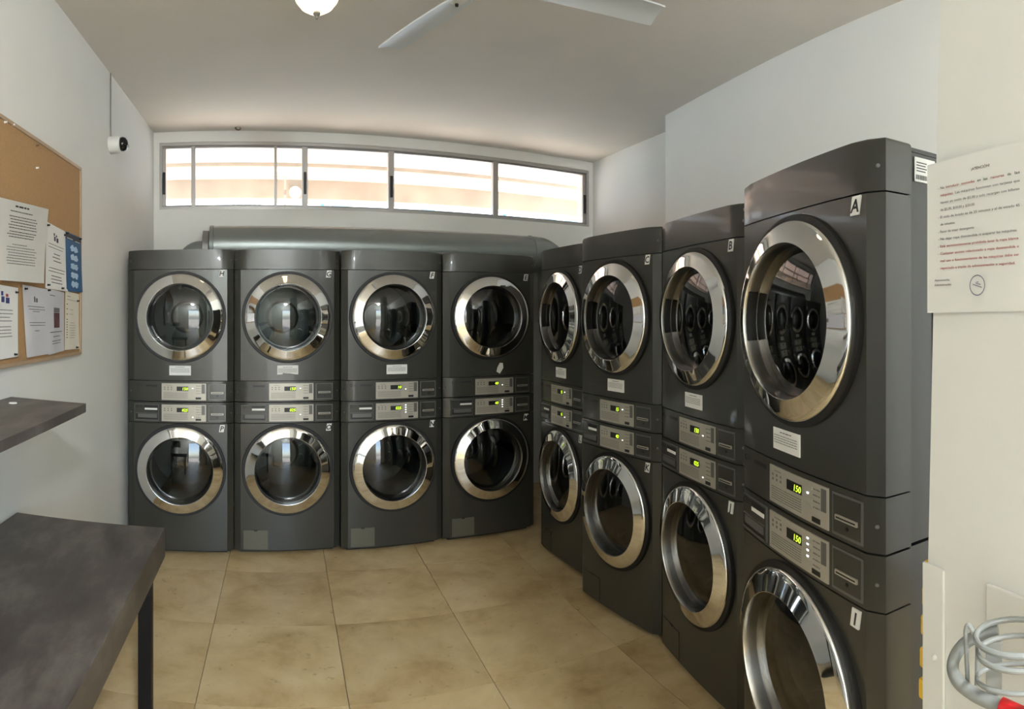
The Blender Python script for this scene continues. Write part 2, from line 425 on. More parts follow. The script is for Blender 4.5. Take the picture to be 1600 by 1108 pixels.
def holed(z0, z1, cz, R):
    """front panel with the round door opening"""
    bm = BM()
    angs = sorted([2*PI*i/72 for i in range(72)] + [math.atan2(zz-cz, xx) % (2*PI) for xx in (-FW, FW) for zz in (z0, z1)])
    K = 6; rows = []
    for k in range(K+1):
        row = []
        for a in angs:
            c, s = math.cos(a), math.sin(a)
            tx = FW/abs(c) if abs(c) > 1e-9 else 1e9; tz = ((z1-cz) if s > 0 else (cz-z0))/abs(s) if abs(s) > 1e-9 else 1e9
            T = min(tx, tz); r = R + (T-R)*k/K; x = r*c
            row.append(bm.verts.new((x, prof(max(-FW, min(FW, x))), cz + r*s)))
        rows.append(row)
    n = len(angs)
    back = [bm.verts.new((v.co.x, v.co.y+.06, v.co.z)) for v in rows[0]]
    for A, B in zip(rows, rows[1:]):
        for i in range(n): bm.faces.new((A[i], A[(i+1) % n], B[(i+1) % n], B[i]))
    for i in range(n): bm.faces.new((back[i], back[(i+1) % n], rows[0][(i+1) % n], rows[0][i]))
    for s in (-1, 1):
        q = [(s*FW, prof(FW)), (s*HW, prof(HW)), (s*HW, .115), (s*(HW-.02), .115)]
        lo = [bm.verts.new((x, y, z0)) for x, y in q]; hi = [bm.verts.new((x, y, z1)) for x, y in q]
        for i in range(3): bm.faces.new((lo[i], lo[i+1], hi[i+1], hi[i]))
    for z in (z0, z1):
        X = [-HW] + xs(-FW, FW, 12) + [HW]
        A = [bm.verts.new((x, prof(x), z)) for x in X]; B = [bm.verts.new((x, .115, z)) for x in X]
        for i in range(len(X)-1): bm.faces.new((A[i], A[i+1], B[i+1], B[i]))
    return bm

RING = [(.279, .012), (.279, -.012), (.2785, -.017), (.276, -.0205), (.270, -.0235), (.258, -.0275), (.240, -.0335), (.226, -.0384), (.2165, -.0416)]
DCZ = 0.547
def copy_tree(o, parent=None):
    c = o.copy(); C.objects.link(c)
    if parent: c.parent = parent
    for ch in list(o.children): copy_tree(ch, c)
    return c

def control_band(t, zb, washer):
    b = obj('control_band', shell(zb+.002, zb+.1335), 'paint', t, smooth=True)
    # silver control panel with its display, buttons and print
    cp = obj('control_panel', plate(-.120, .167, zb+.012, zb+.120, .004, n=8), 'silver', t, smooth=True)
    obj('display', plate(-.022, .052, zb+.072, zb+.100, .0055, n=3), 'dark', cp)
    rows = (.104, .088, .072, .056, .040) if washer else (.104, .088, .072, .056)
    for z in rows: obj('button', plate(.074, .100, zb+z-.0045, zb+z+.0045, .0055, n=2), 'silver', cp)
    obj('start_button', plate(.100, .135, zb+.018, zb+.031, .0055, n=2), 'dark', cp)
    obj('button_strip', plate(.138, .160, zb+.055, zb+.114, .0046, n=2), 'grey', cp)
    rnd = random.Random(3); bm = BM()
    rects = []
    for i in range(6): rects += wordline(-.108, .05, zb+.058-i*.0068, .0022, rnd)
    for z in rows: rects += wordline(.103, .134, zb+z-.001, .003, rnd)
    for i in range(3):
        for j in range(2): rects.append((-.104+i*.022, -.096+i*.022, zb+.078+j*.013, zb+.085+j*.013))
    rects += wordline(-.09, -.055, zb+.106, .002, rnd)
    bm = BM()
    for x0, x1, z0, z1 in rects: plate(x0, x1, z0, z1, .0046, back=-.0035, n=1, bm=bm)
    obj('printed_text', bm, 'print', cp)
    # payment plate
    co = obj('coin_plate', plate(.182, .294, zb+.012, zb+.118, .003, n=4), 'grey', t, smooth=True)
    obj('plate_face', plate(.188, .288, zb+.020, zb+.113, .0045, n=4), 'paint', co)
    obj('coin_slot', plate(.199, .279, zb+.054, zb+.066, .009, n=3), 'silver', co)
    obj('slot_opening', plate(.204, .274, zb+.058, zb+.062, .0094, n=3), 'dark', co)
    obj('keyhole', lathe_y([(0, prof(.24)-.0065), (.0055, prof(.24)-.006), (.006, prof(.24))], .24, zb+.038, 12), 'dark', co)
    # maker's badge: small ring emblem and two letters
    y = prof(-.27)-.0012
    bm = lathe_y([(.0062, y), (.0088, y-.0008), (.0092, y)], -.281, zb+.104, 20)
    quads([(-.2815, -.2805, zb+.1005, zb+.1085), (-.2815, -.277, zb+.1005, zb+.1015)], y-.0006, bm)
    obj('badge', text_bm('LG', .016, -.268, zb+.0985, y-.0008, bm=bm, bold=.0004), 'dark' if not washer else 'dark', t)
    for s in (-1, 1):
        x = s*.326
        o = obj('screw', lathe_y([(0, -.004), (.0045, -.0035), (.006, 0)], 0, 0, 14), 'grey', t, smooth=True, loc=(x, prof(x), zb+.066), rotz=s*0.84)
    if washer:
        d = obj('detergent_drawer', plate(-.300, -.138, zb+.012, zb+.120, .006, n=6), 'grey', t, smooth=True)
        obj('drawer_face', plate(-.297, -.141, zb+.015, zb+.117, .0072, n=6), 'paint', d, smooth=True)
        obj('label_window', plate(-.233, -.148, zb+.098, zb+.113, .0082, n=3), 'dark', d)
        obj('drawer_label', plate(-.231, -.148, zb+.084, zb+.096, .009, n=3), 'white', d)
        obj('handle_recess', plate(-.288, -.146, zb+.020, zb+.060, .0084, n=4), 'dark', d)
        obj('drawer_handle', plate(-.276, -.150, zb+.033, zb+.057, .011, n=4), 'grey', d, smooth=True)
        bm = plate(-.290, -.144, zb+.060, zb+.0635, .0095, n=4); plate(-.290, -.144, zb+.0165, zb+.020, .0095, n=4, bm=bm)
        obj('recess_lip', bm, 'grey', d)
        # the badge sits on the drawer face
        for c in t.children:
            if c.name.startswith('badge'): c.location.y = -.0075
    else:
        obj('badge_strip', plate(-.224, -.148, zb+.096, zb+.108, .0012, n=3), 'dark', t)

def door(t, cz, washer):
    d = obj('door', lathe_y(RING, 0, cz, 96), 'chrome', t, smooth=True, sharp=50)
    obj('inner_rim', lathe_y([(.2166, -.0418), (.2150, -.0413), (.2130, -.036), (.2115, -.020), (.2095, .004)], 0, cz, 96), 'rim', d, smooth=True)
    obj('gasket', lathe_y([(.270, .012), (.270, -.006), (.284, -.010), (.2945, -.009), (.2965, -.004), (.2965, .012)], 0, cz, 96), 'rubber', t, smooth=True)
    R = .2095; n = 14
    pr = [(R*(1 - i/n), .002 - .030*(1 - (1 - i/n)**2)) for i in range(n+1)]
    obj('door_glass', lathe_y(pr, 0, cz, 72), 'glass', d, smooth=True, sharp=180)
    if not washer:
        hd = obj('handle', lathe_y([(.2100, .0), (.2112, -.022), (.2122, -.033), (.2080, -.033), (.2060, -.020), (.2060, .0), (.2100, .0)], 0, cz, 16, a0=PI-.42, a1=PI+.30), 'dark', d, smooth=True)
        hd['label'] = 'black recessed pull on the inner rim'
    obj('door_liner', lathe_y([(.274, .014), (.2098, .0055), (.215, .03), (.236, .07)], 0, cz, 64), 'dark', t, smooth=True)
    # drum with lifters
    dr = obj('drum', lathe_y([(.215, .03), (.235, .07), (.262, .12), (.262, .46), (.24, .50), (.12, .50), (.10, .47), (0, .46)], 0, cz, 64), 'steel', t, smooth=True)
    if washer:
        obj('door_boot', lathe_y([(.262, .02), (.262, .05), (.236, .075), (.218, .06), (.210, .08), (.222, .11), (.240, .118)], 0, cz, 64), 'grey', t, smooth=True)
    for k in range(3):
        a = PI/2 + k*2*PI/3 + (.5 if washer else .2); bm = BM()
        c, s = math.cos(a), math.sin(a)
        vs = []
        for y, h in ((.14, .25), (.18, .205), (.40, .195), (.45, .25)):
            for wd, rr in ((-.035, .262), (0, h), (.035, .262)):
                vs.append(bm.verts.new((c*rr - s*wd, y, cz + s*rr + c*wd)))
        for i in range(3):
            for j in range(2): bm.faces.new((vs[i*3+j], vs[i*3+j+1], vs[i*3+4+j], vs[i*3+3+j]))
        obj('lifter', bm, 'steel', dr, smooth=True)

def cabinet(t, z0, z1):
    x = HW-.012; bm = BM()
    for a in ((-x, -x+.012, .115, .622, z0, z1), (x-.012, x, .115, .622, z0, z1), (-x+.012, x-.012, .608, .622, z0, z1),
              (-x+.012, x-.012, .115, .608, z1-.01, z1), (-x+.012, x-.012, .115, .608, z0, z0+.01)): box(bm, *a)
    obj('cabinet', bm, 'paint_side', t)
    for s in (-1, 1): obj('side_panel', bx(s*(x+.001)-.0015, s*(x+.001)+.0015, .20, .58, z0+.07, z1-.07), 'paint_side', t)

def make_dryer():
    t = thing('dryer', 'x', 'dryer')
    control_band(t, 0.0, False)
    obj('front_panel', holed(.1375, .853, DCZ, .270), 'paint', t, smooth=True)
    obj('top_cap', shell(.857, .983, bev=.010), 'paint', t, smooth=True)
    cabinet(t, .002, .965); door(t, DCZ, False)
    obj('top_panel', bx(-HW+.012, HW-.012, .117, .615, .966, .978, bev=.004), 'paint_side', t)
    for s in (-1, 1):
        obj('screw', lathe_y([(0, -.004), (.0045, -.0035), (.006, 0)], 0, 0, 14), 'grey', t, smooth=True, loc=(s*.328, prof(.328), .915), rotz=s*0.84)
    return t
def make_washer():
    t = thing('washing_machine', 'x', 'washer')
    control_band(t, .847, True)
    obj('front_panel', holed(.028, .8445, DCZ, .270), 'paint', t, smooth=True)
    cabinet(t, .020, .978); door(t, DCZ, True)
    obj('base', bx(-.30, .30, .06, .60, 0, .0195), 'rubber', t)
    o = obj('drain_hatch', plate(-.285, -.128, .036, .158, .003, n=4), 'hatch', t, smooth=True)
    o['label'] = 'lighter grey drain filter hatch'
    obj('hatch_latch', plate(-.218, -.195, .152, .160, .0045, n=1), 'dark', o)
    return t

dryer0, washer0 = make_dryer(), make_washer()
def pose_from(p1, p2, u1, u2, sx=1.0):
    """front plane through two plan points: local x = u1 at p1, u2 at p2"""
    a, b = Vector(p1), Vector(p2); d = (b-a).normalized(); rot = math.atan2(d.y, d.x)
    mid = (a+b)/2; um = (u1+u2)/2*sx
    return (mid.x - d.x*um, mid.y - d.y*um, rot, sx)
XS = [-.385 + i*.6925 for i in range(4)]
A_ = pose_from(PX(1156, F/474), PX(1354, F/667), -FW, FW, 1.05)
B_p, B_q = Vector(PX(1025, F/332)), Vector(PX(1150, F/418))
bd = (B_q-B_p).normalized(); bc = B_p + bd*(.350)
C_p, C_q = Vector(PX(905, F/283)), Vector(PX(1022, F/331))
towers = [  # name letters (dryer, washer), x, y, rot, xscale
    ('H', 'P', XS[0], 3.775, 0.0, 1.0), ('G', 'O', XS[1], 3.785, 0.0, 1.0), ('F', 'N', XS[2], 3.745, -0.01, 1.0), ('E', 'M', XS[3]+.002, 3.725, -0.035, 1.0),
    ('D', 'L', 0, 0, 0, 1.0), ('C', 'K', 0, 0, 0, .93), ('B', 'J', bc.x, bc.y, math.atan2(bd.y, bd.x), 1.0), ('A', 'I', *A_)]
dq = (C_q-C_p).normalized(); cc = (C_p+C_q)/2 + Vector((-.0, 0))
towers[5] = ('C', 'K', cc.x, cc.y, math.atan2(dq.y, dq.x), .93)
D_p, D_q = Vector(PX(840, F/234)), Vector(PX(904, F/265)); dd = (D_q-D_p).normalized(); dc = D_p + dd*.300
towers[4] = ('D', 'L', dc.x, dc.y, math.atan2(dd.y, dd.x), .88)
where = {'H': 'first from the left wall under the window', 'G': 'second from the left wall under the window', 'F': 'third from the left wall under the window',
         'E': 'fourth from the left wall, in the corner', 'D': 'farthest in the right row, by the corner', 'C': 'third from the pillar in the right row',
         'B': 'second from the pillar in the right row', 'A': 'nearest the pillar, with square door reflections'}
where['A'] = 'beside the white pillar, nearest the viewer'
time_d = {'H': '150', 'G': '150', 'F': '10', 'E': '40', 'D': '15', 'C': '15', 'B': '150', 'A': '150'}
time_w = {'P': '025', 'O': '025', 'N': '025', 'M': '40', 'L': '15', 'K': '40', 'J': '025', 'I': '150'}
leds = {'P': (4,), 'O': (3,), 'N': (0, 1, 2, 3), 'M': (0, 1, 2, 3), 'L': (2,), 'K': (2,), 'J': (4,), 'I': (0, 1, 2, 3)}
notice_x = {'H': 0, 'G': 0, 'F': .022, 'E': .06, 'D': .02, 'C': .02, 'B': .0, 'A': -.03}

def dress(t, letter, zb, digits, lit, rows, washer):
    cp = [c for c in t.children if c.name.startswith('control_panel')][0]
    obj('digits', text_bm(digits, .026, .050, zb+.0765, prof(.02)-.0062, 'RIGHT', shear=.15, bold=.0002), 'digit', cp)
    bm = BM()
    for k in lit: plate(.077, .086, zb+rows[k]-.0022, zb+rows[k]+.0022, .0063, back=-.0056, n=1, bm=bm)
    obj('indicator', bm, 'led', cp)
    # letter tag, top right
    zt = .815 if washer else .828; xt = .264; h = .046
    bm = BM(); y = prof(xt)
    pts = [(xt-.015, zt-h/2), (xt+.016, zt-h/2), (xt+.024, zt+h/2), (xt-.007, zt+h/2)]
    f = [bm.verts.new((x, y-.0035, z)) for x, z in pts]; k = [bm.verts.new((x, y+.003, z)) for x, z in pts]
    bm.faces.new(f); bm.faces.new(k[::-1])
    for i in range(4): bm.faces.new((f[i], f[(i+1) % 4], k[(i+1) % 4], k[i]))
    tg = obj('letter_tag', bm, 'white', t); tg['label'] = 'white sticker with a black letter'
    obj('letter', text_bm(letter, .044, xt+.002, zt-.0155, y-.0039, 'CENTER', shear=.2, bold=.0012), 'ink', tg)
    if not washer:
        nx = notice_x[letter]
        if letter == 'E':
            pts = [(nx-.022, .166), (nx+.004, .150), (nx+.030, .190), (nx+.026, .224), (nx+.004, .226), (nx-.014, .196)]
        elif letter == 'G':
            pts = [(nx-.068, .176), (nx-.036, .178), (nx-.030, .187), (nx+.02, .184), (nx+.050, .178), (nx+.068, .177), (nx+.068, .236), (nx-.068, .236)]
        else:
            pts = [(nx-.07, .172), (nx+.07, .172), (nx+.07, .234), (nx-.07, .234)]
        bm = BM(); f = [bm.verts.new((x, prof(x)-.003, z)) for x, z in pts]; k = [bm.verts.new((x, prof(x)+.002, z)) for x, z in pts]; n = len(pts)
        bm.faces.new(f); bm.faces.new(k[::-1])
        for i in range(n): bm.faces.new((f[i], f[(i+1) % n], k[(i+1) % n], k[i]))
        st = obj('notice_sticker', bm, 'paper', t); st['label'] = 'small white notice' if letter not in 'GE' else ('white notice torn along its lower edge' if letter == 'G' else 'torn scrap of white notice')
        if letter != 'E':
            rnd = random.Random(ord(letter)); rc = wordline(nx-.03, nx+.03, .223, .003, rnd)
            for i in range(4): rc += wordline(nx-.062, nx+.06, .213-i*.007, .0022, rnd)
            obj('printed_text', quads(rc, min(prof(nx-.03), prof(nx+.03))-.0042), 'ink_grey', st)
ZR_W = (.104, .088, .072, .056, .040); ZR_D = (.104, .088, .072, .056)
first = True
for (ld, lwh, x, y, rot, sx) in towers:
    dt = dryer0 if first else copy_tree(dryer0); wt = washer0 if first else copy_tree(washer0)
    if first:
        first = False; stash = []
    for t, z in ((wt, 0.0), (dt, .984)):
        t.location = (x, y, z); t.rotation_euler = (0, 0, rot); t.scale = (sx, 1, 1)
    tag(dt, f'dryer tagged {ld}, {where[ld]}', 'dryer', 'dryers on top of the stacks')
    tag(wt, f'dark grey washer tagged {lwh} with round chrome door, below dryer {ld}', 'washer', 'washers at the foot of the stacks')
    towers[towers.index((ld, lwh, x, y, rot, sx))] = (ld, lwh, dt, wt)
for ld, lwh, dt, wt in towers:
    dress(dt, ld, 0.0, time_d[ld], (2,) if ld in 'FEB' else (1,), ZR_D, False)
    dress(wt, lwh, .847, time_w[lwh], leds[lwh], ZR_W, True)
    if lwh not in 'ONM':
        ht = [c for c in wt.children if c.name.startswith('drain_hatch')][0]
        ht.material_slots[0].link = 'OBJECT'; ht.material_slots[0].material = M['paint']
        if 'label' in ht: del ht['label']
    if ld == 'A':
        xx = HW-.012+.003
        bm = bx(xx-.002, xx+.0012, .135, .205, .895, .955)
        o = obj('rating_label', bm, 'paper', dt); o['label'] = 'white rating label with barcode on the side'
        bm = BM(); rnd = random.Random(5); yy = .139
        while yy < .20:
            ww = rnd.choice((.001, .0018, .0026)); bm.faces.new([bm.verts.new(p) for p in ((xx+.0016, yy, .900), (xx+.0016, min(yy+ww, .202), .900), (xx+.0016, min(yy+ww, .202), .912), (xx+.0016, yy, .912))]); yy += ww + .0014
        for i in range(4):
            bm.faces.new([bm.verts.new(p) for p in ((xx+.0016, .14, .920+i*.007), (xx+.0016, .172+.004*(i % 2), .920+i*.007), (xx+.0016, .172+.004*(i % 2), .9225+i*.007), (xx+.0016, .14, .9225+i*.007))])
        obj('barcode', bm, 'ink', o)

# ------------------------------------------------------------------ exhaust duct behind the back row
du = thing('exhaust_duct', 'long round grey exhaust duct lying behind the back row of dryers', 'duct', (0, 0, 0))
DY, DZc, DR = 4.575, 2.075, 0.160
def lathe_x(prof_, y, z, n=40):
    bm = BM(); rows = [[bm.verts.new((x, y + r*math.cos(2*PI*i/n), z + r*math.sin(2*PI*i/n))) for i in range(n)] for x, r in prof_]
    for A, B in zip(rows, rows[1:]):
        for i in range(n): bm.faces.new((A[i], A[(i+1) % n], B[(i+1) % n], B[i]))
    bm.faces.new(rows[0]); bm.faces.new(rows[-1][::-1]); return bm
obj('pipe', lathe_x([(-.20, DR), (2.50, DR)], DY, DZc), 'galv', du, smooth=True)
obj('reducer', lathe_x([(-.235, DR-.02), (-.232, DR+.004), (-.205, DR+.006), (-.2, DR)], DY, DZc), 'galv', du, smooth=True)
obj('end_collar', lathe_x([(-.29, .115), (-.285, .145), (-.24, .142)], DY, DZc-.02), 'alu_dark', du, smooth=True)
obj('elbow', tube([(-.28, DY, DZc-.04), (-.34, DY, DZc-.045), (-.395, DY, DZc-.09), (-.41, DY, DZc-.17), (-.41, DY, DZc-.4)], .085, 24, sub=5), 'galv', du, smooth=True)
obj('pipe_seam', (lambda b: (tube([(2.44, DY + .162*math.cos(2*PI*i/36), DZc + .162*math.sin(2*PI*i/36)) for i in range(36)], .005, 8, bm=b, closed=True), b)[-1])(BM()), 'galv', du, smooth=True)
obj('elbow', tube([(2.5, DY, DZc), (2.57, DY, DZc-.005), (2.68, DY, DZc-.08), (2.71, DY, DZc-.2), (2.71, DY, DZc-.6)], .155, 32, sub=5), 'galv', du, smooth=True)
for x in (-.41, 2.71): obj('drop_pipe', lathe_z([(.08, 0), (.08, 1.5)], (x, DY, .0), 24), 'galv', du, smooth=True)

# ------------------------------------------------------------------ table, shelf
tx0, tx1 = lw(2.19)+.012, -0.280
ty1 = 2.19
tb = thing('table', 'long dark grey laminate table with black metal legs beside the left wall', 'table', (-.6, 1.2, 0))
def wl(u, y): return (lw(y) + u, y)                    # offset u from the left wall
pts = [(lw(.2)+.012, .2), (-.405, .2), (tx1, ty1), (tx0, ty1+.02)]
bm = prism([(p[0]+.6, p[1]-1.2) for p in pts], .640, .750)
bmesh.ops.bevel(bm, geom=[e for e in bm.edges], offset=.002, segments=1, affect='EDGES')
obj('tabletop', bm, 'laminate', tb)
for x, y in ((-.345, 2.135), (-.85, 2.15), (-.47, .28), (-.98, .28)):
    obj('leg', bx(x-.025+.6, x+.025+.6, y-.025-1.2, y+.025-1.2, 0, .64, bev=.003), 'blackmetal', tb)
sh = thing('wall_shelf', 'dark grey laminate shelf fixed to the left wall above the table', 'shelf', (lw(2.1), 2.1, 1.2))
pts = [(lw(1.0)+.0, 1.0), (lw(1.0)+.345, 1.0), (-.563, 2.105), (lw(2.18)+.0, 2.18)]
bm = prism([(p[0]-lw(2.1), p[1]-2.1) for p in pts], -.013, .020)
bmesh.ops.bevel(bm, geom=[e for e in bm.edges], offset=.0015, segments=1, affect='EDGES')
obj('board', bm, 'laminate', sh)
for y in (1.52, 1.15):
    bm = BM(); x = lw(y)-lw(2.1)
    box(bm, x, x+.27, y-2.1-.012, y-2.1+.012, -.020, -.014); box(bm, x, x+.006, y-2.1-.012, y-2.1+.012, -.2, -.02); box(bm, x+.255, x+.27, y-2.1-.012, y-2.1+.012, -.045, -.02)
    obj('bracket', bm, 'blackmetal', sh)
o = obj('bottle_cap', lathe_z([(0, .004), (.014, .0035), (.016, 0)], (0, 0, 0), 20), 'white', smooth=True, loc=(lw(2.02)+.085, 2.02, 1.220))
tag(o, 'tiny white disc lying on the wall shelf', 'cap')

# ------------------------------------------------------------------ cork board and its papers
def onwall(px, d=0.0):
    t = math.tan((px - X0)/F); y = (-0.775 - 0.075*3.75 + d)/(t - 0.075); return y, math.hypot(lw(y) + d, y)
def wz(px, py): y, r = onwall(px); return EYE + (HZ - py)/F*r
y1 = onwall(128, .02)[0]; y0 = 1.78
BW = (y1 - y0)/math.sin(LWROT); BZ0, BZ1 = 1.342, 2.312
bo = thing('cork_board', 'large cork notice board in a thin wooden frame on the left wall', 'notice board', (lw(y1), y1, BZ0), LWROT)
BHt = BZ1 - BZ0
obj('cork_sheet', bx(-BW+.012, -.012, -.014, 0, .012, BHt-.012), 'cork', bo)
for a in ((-BW, 0, -.02, 0, 0, .016), (-BW, 0, -.02, 0, BHt-.016, BHt), (-BW, -BW+.016, -.02, 0, .016, BHt-.016), (-.016, 0, -.02, 0, .016, BHt-.016)):
    obj('frame_bar', bx(*a, bev=.002), 'wood', bo)
def pin(parent, x, z, y=-.014, m='dark'):
    return obj('push_pin', lathe_y([(0, y-.012), (.004, y-.012), (.0045, y-.010), (.0025, y-.006), (.005, y-.003), (.005, y)], x, z, 12), m, parent, smooth=True)
for px, py in ((2, 192), (14, 196), (52, 263)):
    y = onwall(px)[0]; pin(bo, -(y1-y)/math.sin(LWROT), wz(px, py)-BZ0, m='white')
yy = onwall(52)[0]; pin(bo, -(y1-yy)/math.sin(LWROT), wz(52, 228)-BZ0, m='rust')

def paper(name, label, corners, m, d=.017, curl=0.004, cat='notice', pins=(), group=None):
    """sheet on the board from its corners (top-left, top-right, bottom-right, bottom-left) seen in the photo, set on the wall plane"""
    P = []
    for px, py in corners:
        y, r = onwall(px, d + curl*.4); P.append((-(y1-y)/math.sin(LWROT), EYE + (HZ-py)/F*r))
    t = thing(name, label, cat, (lw(y1), y1, BZ0), LWROT, group)
    o_x = sum(p[0] for p in P)/4; o_z = min(p[1] for p in P)
    bm = BM(); N = 10; G = []
    f = lambda u, v: (P[0][0]*(1-u)*v + P[1][0]*u*v + P[2][0]*u*(1-v) + P[3][0]*(1-u)*(1-v),
                      (P[0][1]*(1-u)*v + P[1][1]*u*v + P[2][1]*u*(1-v) + P[3][1]*(1-u)*(1-v)) - BZ0)
    rel = lambda u, v: -d - curl*((1-v)**2)*(0.6+.8*u) - .0012*math.sin(7*u)*(1-v)
    for side in (0, .0006):
        G.append([[bm.verts.new((*(f(i/N, j/N)[:1]), rel(i/N, j/N)+side, f(i/N, j/N)[1])) for i in range(N+1)] for j in range(N+1)])
    for s in (0, 1):
        for j in range(N):
            for i in range(N): bm.faces.new((G[s][j][i], G[s][j][i+1], G[s][j+1][i+1], G[s][j+1][i]))
    sh_ = obj('sheet', bm, m, t, smooth=True)
    def marks(rects, ink, nm='printed_text', lift=.0008, sub=3):
        b = BM()
        for u0, u1, v0, v1 in rects:
            for k in range(sub):
                ua, ub = u0+(u1-u0)*k/sub, u0+(u1-u0)*(k+1)/sub
                b.faces.new([b.verts.new((f(u, v)[0], rel(u, v)-lift, f(u, v)[1])) for u, v in ((ua, v0), (ub, v0), (ub, v1), (ua, v1))])
        return obj(nm, b, ink, t)
    for u, v in pins: x, z = f(u, v); pin(t, x, z, rel(u, v)-.001)
    return t, marks, f, rel
def lines(u0, u1, v, h, n, dv, rnd, jit=0.0, asp=0.75):
    out = []
    for i in range(n):
        a, b = u0 + rnd.uniform(0, jit), u1 - rnd.uniform(0, jit); x = a
        while x < b - .01:
            l = min(rnd.uniform(2.0, 6)*h*asp*1.2, b-x); out.append((x, x+l, v-i*dv, v-i*dv+h)); x += l + .7*h*asp
    return out
R_ = random.Random(11)
t, mk, f, rel = paper('notice', 'large tilted white sale notice covering the left of the cork board', [(-12, 305), (78, 327), (65, 443), (-14, 437)], 'paper_grey', d=.030, curl=.012, pins=((.03, .95),))
mk(lines(.26, .80, .80, .010, 5, .036, R_, .06) + lines(.30, .70, .865, .010, 1, .04, R_) + lines(.24, .80, .61, .010, 3, .033, R_, .06), 'ink')
mk(lines(.35, .62, .45, .010, 1, .03, R_) + lines(.24, .82, .415, .009, 7, .034, R_, .05), 'ink_grey')
mk(lines(.38, .62, .925, .022, 1, .04, R_), 'ink', 'heading')
t, mk, f, rel = paper('notice', 'white sheet with small figure logo between grey notice and blue poster', [(73, 346), (103, 362), (105, 456), (71, 450)], 'paper', d=.018, pins=((.05, .95), (.92, .93), (.08, .05), (.72, .04)))
mk(lines(.1, .9, .69, .008, 2, .05, R_, .08) + lines(.25, .75, .55, .012, 3, .055, R_, .12), 'ink')
mk(lines(.1, .9, .32, .010, 2, .05, R_, .05) + lines(.2, .8, .2, .012, 3, .05, R_, .1), 'ink')
mk([(.36, .42, .84, .88), (.38, .46, .76, .83), (.50, .60, .75, .82), (.47, .53, .83, .86)], 'poster_dark', 'emblem')
t, mk, f, rel = paper('poster', 'narrow blue hand washing poster at the right edge of the cork board', [(103, 361), (127, 372), (128, 457), (104, 455)], 'poster_blue', d=.021, pins=((.05, .97), (.9, .97)))
mk([(0, 1, .88, .985)], 'poster_dark', 'header_band', .0006, 6)
mk(lines(.08, .45, .895, .012, 1, .1, R_) + lines(.6, .92, .885, .012, 1, .1, R_), 'white')
b = BM()
for i in range(5):
    for cu, cv in ((.40, .75-i*.155), (.62, .742-i*.155)):
        b.faces.new([b.verts.new((f(cu+.13*math.cos(2*PI*k/14)*(1+.25*math.sin(3*k+i)), cv+.055*math.sin(2*PI*k/14))[0], rel(cu, cv)-.0016, f(cu+.13*math.cos(2*PI*k/14), cv+.055*math.sin(2*PI*k/14)*(1+.2*math.cos(2*k+i)))[1])) for k in range(14)])
obj('picture', b, 'poster_ice', t)
t, mk, f, rel = paper('notice', 'white sheet with blue and red figure logo, lower left of the cork board', [(-22, 441), (29, 450), (27, 557), (-22, 566)], 'paper', d=.018, pins=((.92, .93), (.88, .04)))
mk(lines(.15, .85, .66, .012, 2, .05, R_, .1) + lines(.3, .8, .56, .012, 2, .05, R_, .1) + lines(.15, .85, .43, .012, 4, .045, R_, .1), 'ink_grey')
mk([(.45, .52, .86, .92), (.46, .56, .77, .85), (.60, .72, .76, .84)], 'ink_blue', 'emblem'); mk([(.60, .68, .85, .89)], 'ink_red', 'emblem')
t, mk, f, rel = paper('notice', 'white sheet in a shiny clear sleeve below the large grey notice', [(36, 445), (74, 452), (76, 553), (42, 559)], 'sleeve', d=.020, pins=((.08, .95),))
mk(lines(.15, .9, .71, .010, 2, .04, R_, .06) + lines(.35, .65, .64, .010, 1, .05, R_) + lines(.15, .9, .48, .010, 2, .04, R_, .06) + lines(.4, .6, .36, .012, 1, .05, R_), 'ink_grey')
mk([(.42, .48, .78, .86), (.50, .58, .78, .84)], 'ink_grey', 'emblem')
t, mk, f, rel = paper('notice', 'white sleeve notice with a maroon door picture at its centre', [(74, 450), (101, 457), (99, 548), (76, 555)], 'sleeve', d=.019, pins=((.06, .97),))
mk([(.36, .72, .40, .64)], 'maroon', 'picture'); mk([(.36, .72, .645, .72)], 'ink_grey', 'picture')
mk(lines(.1, .9, .33, .010, 1, .05, R_, .05) + lines(.3, .75, .26, .010, 1, .05, R_) + lines(.2, .8, .19, .010, 2, .04, R_, .05) + lines(.15, .45, .90, .010, 1, .05, R_), 'ink')
t, mk, f, rel = paper('notice', 'cream list sheet with a column of dots, lower right of the cork board', [(103, 454), (124, 460), (123, 545), (101, 547)], 'paper_cream', d=.018, pins=((.86, .87), (.78, .03)))
mk(lines(.12, .36, .91, .010, 1, .05, R_) + lines(.1, .85, .855, .007, 1, .05, R_), 'ink_grey')
mk([(.09, .17, v, v+.014) for v in (.77, .69, .60, .51, .465, .42, .38, .335, .29, .25, .205)], 'ink', 'bullet', sub=1)
mk(lines(.25, .75, .46, .006, 7, .043, R_, .1) + lines(.25, .6, .69, .006, 2, .08, R_, .1), 'ink_grey')

